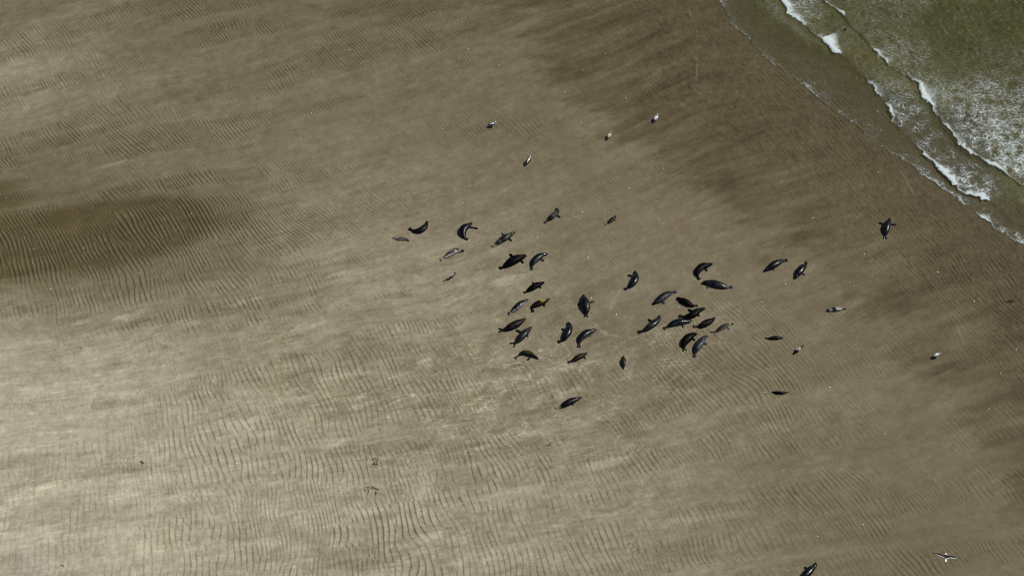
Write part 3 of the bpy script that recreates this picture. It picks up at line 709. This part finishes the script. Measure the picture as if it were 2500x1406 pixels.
seal("blue green black seal with head down left, right of the long slate seal", [(1865.5, 661.5), (1873, 656), (1884, 649), (1897, 641.5), (1909, 635.5), (1924, 633.5)], 19.5, [(1890, 658)], base=(.006, .009, .010), belly=(.03, .037, .042), thr=.8, gloss=.8, seed=33)
seal("navy seal with tail pointing up the beach, right of two near the wet streak", [(1940, 680.5), (1945, 672.5), (1951.5, 663), (1958, 654), (1965.5, 646), (1972, 637.5)], 20.5, [(1964, 670.4)], base=NAVY, gloss=.9, seed=34, spread=.12)
seal("small glossy silver seal lying on the right of the beach", [(2016, 760), (2024, 757.5), (2036, 755.5), (2047, 754.5), (2057, 754), (2066, 753.5)], 12.5, [(2028, 764), (2021.6, 753.6)], base=(.02, .02, .022), belly=(.24, .25, .26), side=0, thr=.2, head=BLK, gloss=1, seed=35, fl=.7)
seal("small dark brown seal right of the spotted seal", [(1913, 826), (1904, 824.5), (1893, 824.5), (1880, 825.5), (1867.5, 825.2)], 11.5, [(1895, 831)], base=(.010, .008, .006), mott=.2, mcol=(.06, .05, .04), gloss=.25, seed=36, fl=.6)
seal("small black and white patched seal with its head down left", [(1936, 865), (1941, 860), (1947.5, 854), (1954, 848.5), (1963, 842)], 11.5, base=(.012, .012, .013), belly=(.30, .29, .26), thr=.35, head=BLK, tail=(.05, .055, .05), gloss=.3, seed=37, fl=.6)
seal("small black seal with pale upper edge, low right and alone", [(1884, 955), (1891, 957), (1903, 958), (1914, 958), (1928, 956)], 10.5, [(1895.4, 950)], base=(.005, .005, .004), belly=(.16, .145, .12), side=-1, thr=.5, gloss=.2, seed=38, fl=.5)
seal("navy seal heading for the sea with both flippers outstretched", [(2173.5, 532.5), (2169, 541), (2165, 552), (2163, 563), (2162, 573), (2161.5, 582)], 20.5, [(2148, 545), (2186, 548.6)], base=NAVY, gloss=.9, seed=39, spread=.10)
seal("glossy black seal at the bottom edge of the view", [(1991, 1372), (1990, 1379), (1981, 1387.5), (1972, 1397), (1962, 1408), (1950, 1420), (1942, 1428)], 22, [(1965, 1385)], base=NAVY, gloss=1, seed=40)
seal("dark mottled seal with raised head, highest on the beach", [(1357.5, 507), (1361, 512.5), (1356.5, 520), (1347.5, 527.5), (1338, 535), (1329, 543)], 15.5, [(1366.4, 528.8)], base=(.012, .013, .011), belly=(.09, .09, .08), thr=.75, mott=.25, mcol=(.08, .08, .06), gloss=.3, seed=41, tail=(.08, .07, .05))
seal("small dark seal with pale tail, upper right of the mottled seal", [(1503, 525), (1500.5, 530), (1494, 535.5), (1487, 541), (1477, 548.5)], 11.5, [(1503, 538.5)], base=(.012, .012, .011), belly=(.07, .07, .065), side=-1, thr=.4, tail=(.26, .24, .19), gloss=.3, seed=42, fl=.6)

# a seal looking out of the shallows: only head and neck above the water
def swimming_seal():
    p = P(2063, 74, 0.1)
    path, _ = catmull([(0, .10, .17), (0, .06, .20), (0, 0, .19), (0, -.05, .10), (0, -.08, -.06), (0, -.10, -.22)], 14)
    w = np.interp(np.linspace(0, 1, 14), [0, .15, .35, .6, 1], [.028, .06, .085, .10, .14])
    V, F = sweep(path, w, w, 14)
    me = fuse("swimming_seal", V, F, .014, 2)
    set_color(me, np.tile((.004, .004, .004, .4), (len(me.vertices), 1))); me.materials.clear(); me.materials.append(FUR)
    o = bpy.data.objects.new("swimming_seal", me); o.location = (p[0], p[1], 0.0); o.rotation_euler = (0, 0, math.radians(-25))
    tag(link(o), "dark seal head poking up from the shallow sea", "seal")
swimming_seal()

# ------------------------------------------------------------------ gulls
def feather_material():
    m, nt, b = mat_new("feathers")
    at = node(nt, "ShaderNodeAttribute", attribute_name="coat"); tc = node(nt, "ShaderNodeTexCoord")
    n1 = noise_node(nt, tc.outputs["Object"], 40.0, 3)
    sc = node(nt, "ShaderNodeVectorMath", operation='SCALE'); nt.links.new(at.outputs["Color"], sc.inputs[0])
    nt.links.new(math_node(nt, 'MULTIPLY_ADD', n1, 0.3, 0.85), sc.inputs["Scale"]); nt.links.new(sc.outputs[0], b.inputs["Base Color"])
    b.inputs["Roughness"].default_value = 0.7; b.inputs["Specular IOR Level"].default_value = 0.25
    return m
FEA = feather_material()
BEAK = simple_mat("beak", (.55, .36, .05), .4, .5, .1); LEGM = simple_mat("leg_skin", (.42, .26, .22), .6, .3, .15)
def painted(me, fn):
    p = coords(me); set_color(me, fn(p)); me.materials.clear(); me.materials.append(FEA)
def standing_gull(label, head_px, tail_px, foot_px, mantle, bodyc=(.80, .80, .80), tip=(.01, .01, .01), neck=1.0, size=1.0):
    f = P(*foot_px); h = P(head_px[0], head_px[1], .40*size); tl = P(tail_px[0], tail_px[1], .2*size)
    ang = math.atan2(h[1]-tl[1], h[0]-tl[0])
    root = empty("gull", (f[0], f[1], ground_z(f[0], f[1])), ang); root.scale = (size, size, size)
    tag(root, label, "gull", "gulls standing on the sand")
    nk = neck
    path, _ = catmull([(-.33, 0, .19), (-.2, 0, .225), (-.05, 0, .245), (.09, 0, .265), (.155, 0, .32*nk+.01), (.185, 0, .385*nk), (.215, 0, .425*nk), (.255, 0, .42*nk)], 30)
    t = np.linspace(0, 1, 30)
    rw = np.interp(t, [0, .12, .35, .55, .68, .78, .88, .95, 1], [.045, .05, .10, .105, .065, .045, .052, .045, .018])
    rh = np.interp(t, [0, .12, .35, .55, .68, .78, .88, .95, 1], [.012, .035, .09, .10, .065, .045, .05, .045, .018])
    V, F = sweep(path, rw, rh, 14)
    me = fuse("body", V, F, .013, 2)
    painted(me, lambda p: np.tile(bodyc, (len(p), 1)))
    link(bpy.data.objects.new("body", me), root)
    for s in (-1, 1):
        wp, _ = catmull([(.12, s*.075, .27), (.02, s*.105, .28), (-.13, s*.085, .265), (-.28, s*.045, .235), (-.40, s*.02, .215)], 14)
        q = np.linspace(0, 1, 14)
        V, F = sweep(wp, np.interp(q, [0, .2, .5, .8, 1], [.03, .05, .05, .03, .008]), np.interp(q, [0, .2, .5, .8, 1], [.05, .085, .07, .035, .01]), 12)
        me = bpy.data.meshes.new("wing"); me.from_pydata([tuple(v) for v in V], [], F)
        me.polygons.foreach_set("use_smooth", [True]*len(me.polygons))
        painted(me, lambda p: np.where((p[:, 0] < -.25)[:, None], np.array(tip), np.array(mantle)))
        link(bpy.data.objects.new("wing", me), root)
        lp, _ = catmull([(.0, s*.035, .17), (-.01, s*.035, .09), (0, s*.035, .008)], 6)
        V, F = sweep(lp, np.full(6, .009), np.full(6, .009), 8)
        for dy in (-.028, 0, .028):
            tp = np.array([(0, s*.035, .010), (.035, s*.035+dy*.6, .009), (.062, s*.035+dy, .008)]); sweep(tp, np.array([.009, .009, .005]), np.array([.006, .006, .004]), 6, 0, V, F)
        mesh_obj("leg", V, F, LEGM, root)
    bp, _ = catmull([(.245, 0, .42*nk), (.285, 0, .417*nk), (.315, 0, .403*nk)], 6)
    V, F = sweep(bp, np.linspace(.014, .004, 6), np.linspace(.017, .004, 6), 8)
    mesh_obj("beak", V, F, BEAK, root)
    return root
MG = (.16, .19, .23)
standing_gull("gull with slate blue back facing right, leftmost of the standing gulls", (1206, 298), (1192, 305), (1203.5, 309), (.05, .07, .09), size=1.02)
standing_gull("white gull with pale grey back, nearest the waterline above", (1603.5, 281), (1597, 295.5), (1602, 294), (.33, .37, .42), size=1.05)
standing_gull("dull tan young gull between the grey gull and the black backed gull", (1490, 327), (1485.5, 338), (1488, 338), (.36, .32, .27), bodyc=(.58, .53, .45), tip=(.05, .04, .03), size=.95)
standing_gull("white headed gull with black back standing on plain sand", (1292.5, 383.5), (1286.5, 397.5), (1291, 396.5), (.008, .009, .010), size=1.08)
standing_gull("pale gull crouching low by the wet sand at far right", (2290.8, 861.5), (2279, 869.5), (2286.5, 871.5), (.28, .31, .36), neck=.86, size=.98)

def flying_gull(label, loc, heading, span, mantle, bodyc, edge, left, right, sweepk=1.0, group=None, roll=0.0, fat=1.0):
    """left, right: wing skeletons as (out, forward, up) of wrist and tip, metres for span 1"""
    root = empty("flying_gull", loc, heading); root.rotation_euler = (roll, 0, heading); tag(root, label, "gull", group)
    s = span
    path, _ = catmull([(-.21*s, 0, 0), (-.10*s, 0, 0), (0, 0, 0), (.09*s, 0, .005), (.155*s, 0, .015), (.19*s, 0, .012)], 24)
    t = np.linspace(0, 1, 24)
    rw = np.interp(t, [0, .15, .3, .5, .72, .85, .95, 1], [.05, .045, .04, .055, .04, .034, .025, .008])*s*fat
    rh = np.interp(t, [0, .15, .3, .5, .72, .85, .95, 1], [.006, .012, .035, .05, .038, .033, .024, .008])*s*fat
    V, F = sweep(path, rw, rh, 14)
    me = fuse("body", V, F, .013*s, 2)
    painted(me, lambda p: np.where((np.abs(p[:, 0]-.0*s) < .085*s)[:, None] & (p[:, 2] > -.01*s)[:, None], np.array(mantle), np.array(bodyc)))
    link(bpy.data.objects.new("body", me), root)
    for sg, (wr, tp) in ((1, left), (-1, right)):
        V, F, Cc = [], [], []
        st = np.linspace(0, 1, 15)
        sk = np.array([(0.015, .045, .005), wr, tp])
        o_ = np.interp(st, [0, .42, 1], sk[:, 0]); f_ = np.interp(st, [0, .42, 1], sk[:, 1]); u_ = np.interp(st, [0, .42, 1], sk[:, 2])
        ch = np.interp(st, [0, .42, .75, .93, 1], [.125, .115, .075, .03, .006])
        n = 8
        for i in range(15):
            for k in range(n+1):
                x = f_[i]-ch[i]*k/n; z = u_[i]+.012*math.sin(math.pi*k/n)*(1-st[i]*.6)
                V.append((x*s, sg*o_[i]*s, z*s)); Cc.append(edge if (k >= n-1 and st[i] < .86) else mantle)
        top = len(V)
        for i in range(15):
            for k in range(n+1):
                v = V[i*(n+1)+k]; V.append((v[0], v[1], v[2]-(.004+.010*math.sin(math.pi*k/n))*s)); Cc.append(bodyc)
        for i in range(14):
            for k in range(n):
                a = i*(n+1)+k; q = (a, a+1, a+n+2, a+n+1)
                F.append(q if sg < 0 else q[::-1]); q2 = tuple(x+top for x in q); F.append(q2[::-1] if sg < 0 else q2)
        for i in range(14):
            for k in (0, n):
                a = i*(n+1)+k; q = (a, a+n+1, a+n+1+top, a+top); F.append(q)
        for i in (0, 14):
            for k in range(n):
                a = i*(n+1)+k; F.append((a, a+1, a+1+top, a+top))
        mesh_obj("wing", V, F, FEA, root, colors=np.array(Cc))
    V, F = sweep(np.array([(.18*s, 0, .012*s), (.21*s, 0, .010*s), (.232*s, 0, .004*s)]), np.array([.012, .009, .003])*s, np.array([.013, .010, .003])*s, 8)
    mesh_obj("beak", V, F, BEAK, root)
    return root
g = P(2309, 1359, 10.0)
flying_gull("black backed gull flying with white tail, lower right corner", tuple(g), math.radians(84), 1.62, (.010, .011, .014), (.85, .85, .85), (.75, .75, .75),
            ((.19, .11, .035), (.49, .115, .03)), ((.19, .075, .035), (.49, -.01, .02)))
# the bird whose shadow crosses the wet sand flies just outside the right edge
sp = P(2467, 736)
hh = 9.0; q = sp+sd*(hh/sd[2])
flying_gull("small bird flying beyond the right edge whose shadow crosses the wet sand", (q[0], q[1], hh), math.radians(100), .84, (.2, .2, .22), (.7, .7, .7), (.7, .7, .7),
            ((.17, .06, .02), (.48, -.03, .02)), ((.17, .06, .02), (.48, -.03, .02)), fat=1.3)

# ------------------------------------------------------------------ seaweed, shells, small debris
WEED = simple_mat("dry_seaweed", (.075, .050, .028), .8, .3, .5, 25)
WEED2 = simple_mat("brown_kelp", (.15, .105, .065), .8, .4, .4, 20)
def weed(name, label, cat, px, py, blades, mat, seed):
    """blades: (dx, dy, length, heading deg, width) in metres"""
    r = random.Random(seed); p = P(px, py); gz = ground_z(p[0], p[1]); V, F = [], []
    for (dx, dy, ln, hd, wd) in blades:
        pts = []; a = math.radians(hd); x, y = dx, dy
        n = 6
        for i in range(n):
            pts.append((x, y, .015+.035*abs(math.sin(i*1.3+dx*9))))
            a += r.uniform(-.45, .45); x += math.cos(a)*ln/(n-1); y += math.sin(a)*ln/(n-1)
        pa, _ = catmull(pts, 14)
        q = np.linspace(0, 1, 14); w = np.array([wd*(.35+.65*math.sin(math.pi*u))*(.8+.4*r.random()) for u in q])
        sweep(pa, w, np.full(14, .012), 8, 0, V, F)
    o = mesh_obj(name, V, F, mat); o.location = (p[0], p[1], gz)
    return tag(o, label, cat)
r = random.Random(5)
weed("seaweed_clump", "dark tangled seaweed clump on pale sand, the more compact one", "seaweed", 918, 1127,
     [(r.uniform(-.18, .10), r.uniform(-.22, .32), r.uniform(.10, .2), r.uniform(0, 360), .022) for _ in range(15)], WEED, 1)
weed("seaweed_clump", "long loose brown seaweed strands in curved rows, below the compact clump", "seaweed", 906, 1195,
     [(-.45, .22, .75, -40, .022), (-.25, .18, .65, -35, .02), (.05, .30, .60, -60, .045), (.2, .2, .45, -45, .03), (-.5, .1, .3, -50, .02), (.3, -.1, .3, -30, .03)], WEED2, 2)
weed("kelp_piece", "single dark red brown kelp piece with a thin stalk", "seaweed", 1338, 1084,
     [(-.1, -.08, .32, 25, .085), (-.15, -.12, .28, 5, .04), (.1, .1, .32, -15, .010)], WEED2, 3)
weed("seaweed_sprig", "small black star shaped seaweed sprig near the left edge", "seaweed", 347, 1129,
     [(0, 0, .14, 200, .03), (0, 0, .13, 100, .022), (.02, -.02, .14, -70, .028), (.08, -.02, .10, -60, .03), (.08, 0, .08, 40, .02)], WEED, 4)
weed("dark_sliver", "short dark sliver lying by the bottom left corner", "dark_sliver", 152, 1382, [(-.10, .12, .30, -50, .022)], simple_mat("dark_brown", (.03, .02, .012), .8, .2), 6)  # short narrow dark brown shape on the sand

WHITE = simple_mat("shell_white", (.82, .80, .74), .45, .4, .06)
def shell_mesh(name, rx, ry, h):
    V, F = [], []
    n, m = 10, 4
    V.append((0, 0, h))
    for j in range(1, m+1):
        a = j/m*math.pi/2
        for i in range(n):
            b = 2*math.pi*i/n; rr = math.sin(a)*(1+.06*math.cos(5*b))
            V.append((rx*rr*math.cos(b), ry*rr*math.sin(b)*(1-.2*math.cos(b)), h*math.cos(a)))
    for i in range(n): F.append((0, 1+i, 1+(i+1) % n))
    for j in range(m-1):
        for i in range(n):
            a = 1+j*n+i; b = 1+j*n+(i+1) % n; F.append((a, a+n, b+n, b))
    V.append((0, 0, 0)); k = len(V)-1
    for i in range(n): F.append((k, 1+(m-1)*n+(i+1) % n, 1+(m-1)*n+i))
    return V, F
SHELLS = [(485, 92, 1), (149, 146, 1), (215, 50, .7), (553, 73, .7), (598, 131, .8), (262, 260, .8), (760, 277, 1), (733, 339, .8), (65, 433, 1), (172, 442, 1), (853, 122, 1), (427, 73, .7),
      (155, 424, .7), (188, 203, .8), (15, 483, .8), (84, 497, .8), (52, 521, 1), (467, 524, .9), (60, 582, .7), (257, 588, .8), (83, 609, .8), (205, 606, .7), (80, 643, .7), (124, 707, 1.6),
      (64, 774, .8), (341, 667, .7), (567, 550, .7), (831, 670, .7), (687, 610, .7), (578, 1132, 1), (81, 1173, .9), (172, 1068, 1), (833, 1201, 1.3), (478, 1339, .9), (275, 1317, .7),
      (445, 1004, .8), (320, 941, .7), (57, 937, .7), (305, 1128, .8), (642, 1229, .7), (1143, 121, 1.1), (1379, 227, 1.1), (1528, 242, 1.2), (1425, 174, .8), (1082, 316, .9), (905, 284, .7),
      (1098, 380, .7), (899, 432, .9), (1478, 132, .8), (1588, 209, .8), (1420, 299, .9), (1630, 365, .8), (1619, 413, .9), (1568, 451, .9), (1536, 461, 1.1), (1382, 393, .6), (1252, 373, .6),
      (1219, 160, .6), (1219, 399, .6), (993, 411, .6), (946, 442, .6), (1421, 517, 1.3), (1406, 530, 1), (1495, 567, .8), (1436, 628, 1.4), (1312, 577, 1.1), (1215, 567, 1), (1131, 495, .7),
      (1505, 767, 1.4), (1444, 726, 1.3), (1599, 753, .8), (1657, 749, .8), (2110, 621, 1.2), (1985, 649, 1), (1918, 694, 1.1), (1860, 737, .9), (2124, 639, .7), (2075, 689, .9), (2026, 946, 1.5),
      (2289, 664, 1.5), (2378, 736, 1.3), (1866, 958, 1.3), (2160, 1060, 1.1), (1377, 1193, 1.2), (1136, 1164, .9), (1312, 1358, 1.1), (1568, 1182, 1), (2482, 853, 1.1), (2443, 911, 1),
      (2415, 998, .9), (2084, 438, .8), (1985, 532, .9), (2144, 421, .8), (2108, 1281, .9), (1996, 1309, .8), (1912, 1148, .6), (1785, 262, .7), (1735, 308, .8), (905, 1239, .6), (2131, 1001, .6)]
V, F = shell_mesh("shell", .05, .042, .022)
proto = mesh_obj("shell", V, F, WHITE)
for i, (x, y, s) in enumerate(SHELLS):
    o = proto if i == 0 else proto.copy()
    if i: col.objects.link(o)
    p = P(x, y); o.location = (p[0], p[1], ground_z(p[0], p[1])+.003); o.rotation_euler = (0, 0, random.Random(i).uniform(0, 6.28)); k = .36+.50*s; o.scale = (k, k, k)
    tag(o, "tiny white shell on the sand, a bright dot", "shell", "white shells scattered over the beach")
V, F = shell_mesh("big_shell", .05, .11, .05)
o = mesh_obj("broken_shell", V, F, simple_mat("shell_violet", (.30, .27, .33), .25, .6, .5, 12)); p = P(45, 1251); o.location = (p[0], p[1], ground_z(p[0], p[1])); o.rotation_euler = (.1, -.2, -.35)
tag(o, "violet grey broken shell with white glint at the left edge", "shell")
# loose dark grit
def grit():
    r = np.random.default_rng(77); V, F = [], []
    n = 0
    while n < 1500:
        x, y = r.uniform(-46, 46), r.uniform(-28, 34)
        a, c = shore(np.array([x]), np.array([y]))
        if sdist(LB, a, c)[0] > -2: continue
        z = ground_z(x, y); s = float(np.clip(r.lognormal(-3.95, .38), .010, .06)); b = len(V); an = r.uniform(0, 6.28); e = r.uniform(.5, 1)
        for k in range(5):
            t = an+k*2*math.pi/5; V.append((x+s*math.cos(t), y+s*e*math.sin(t), z-.003))
        V.append((x, y, z+s*.6))
        for k in range(5): F.append((b+k, b+(k+1) % 5, b+5))
        n += 1
    o = mesh_obj("dark_grit", V, F, simple_mat("grit", (.035, .026, .018), .8, .2, .4, 2), smooth=False)
    tag(o, "dark grit and weed crumbs strewn over the sand", "grit", kind="stuff")
grit()
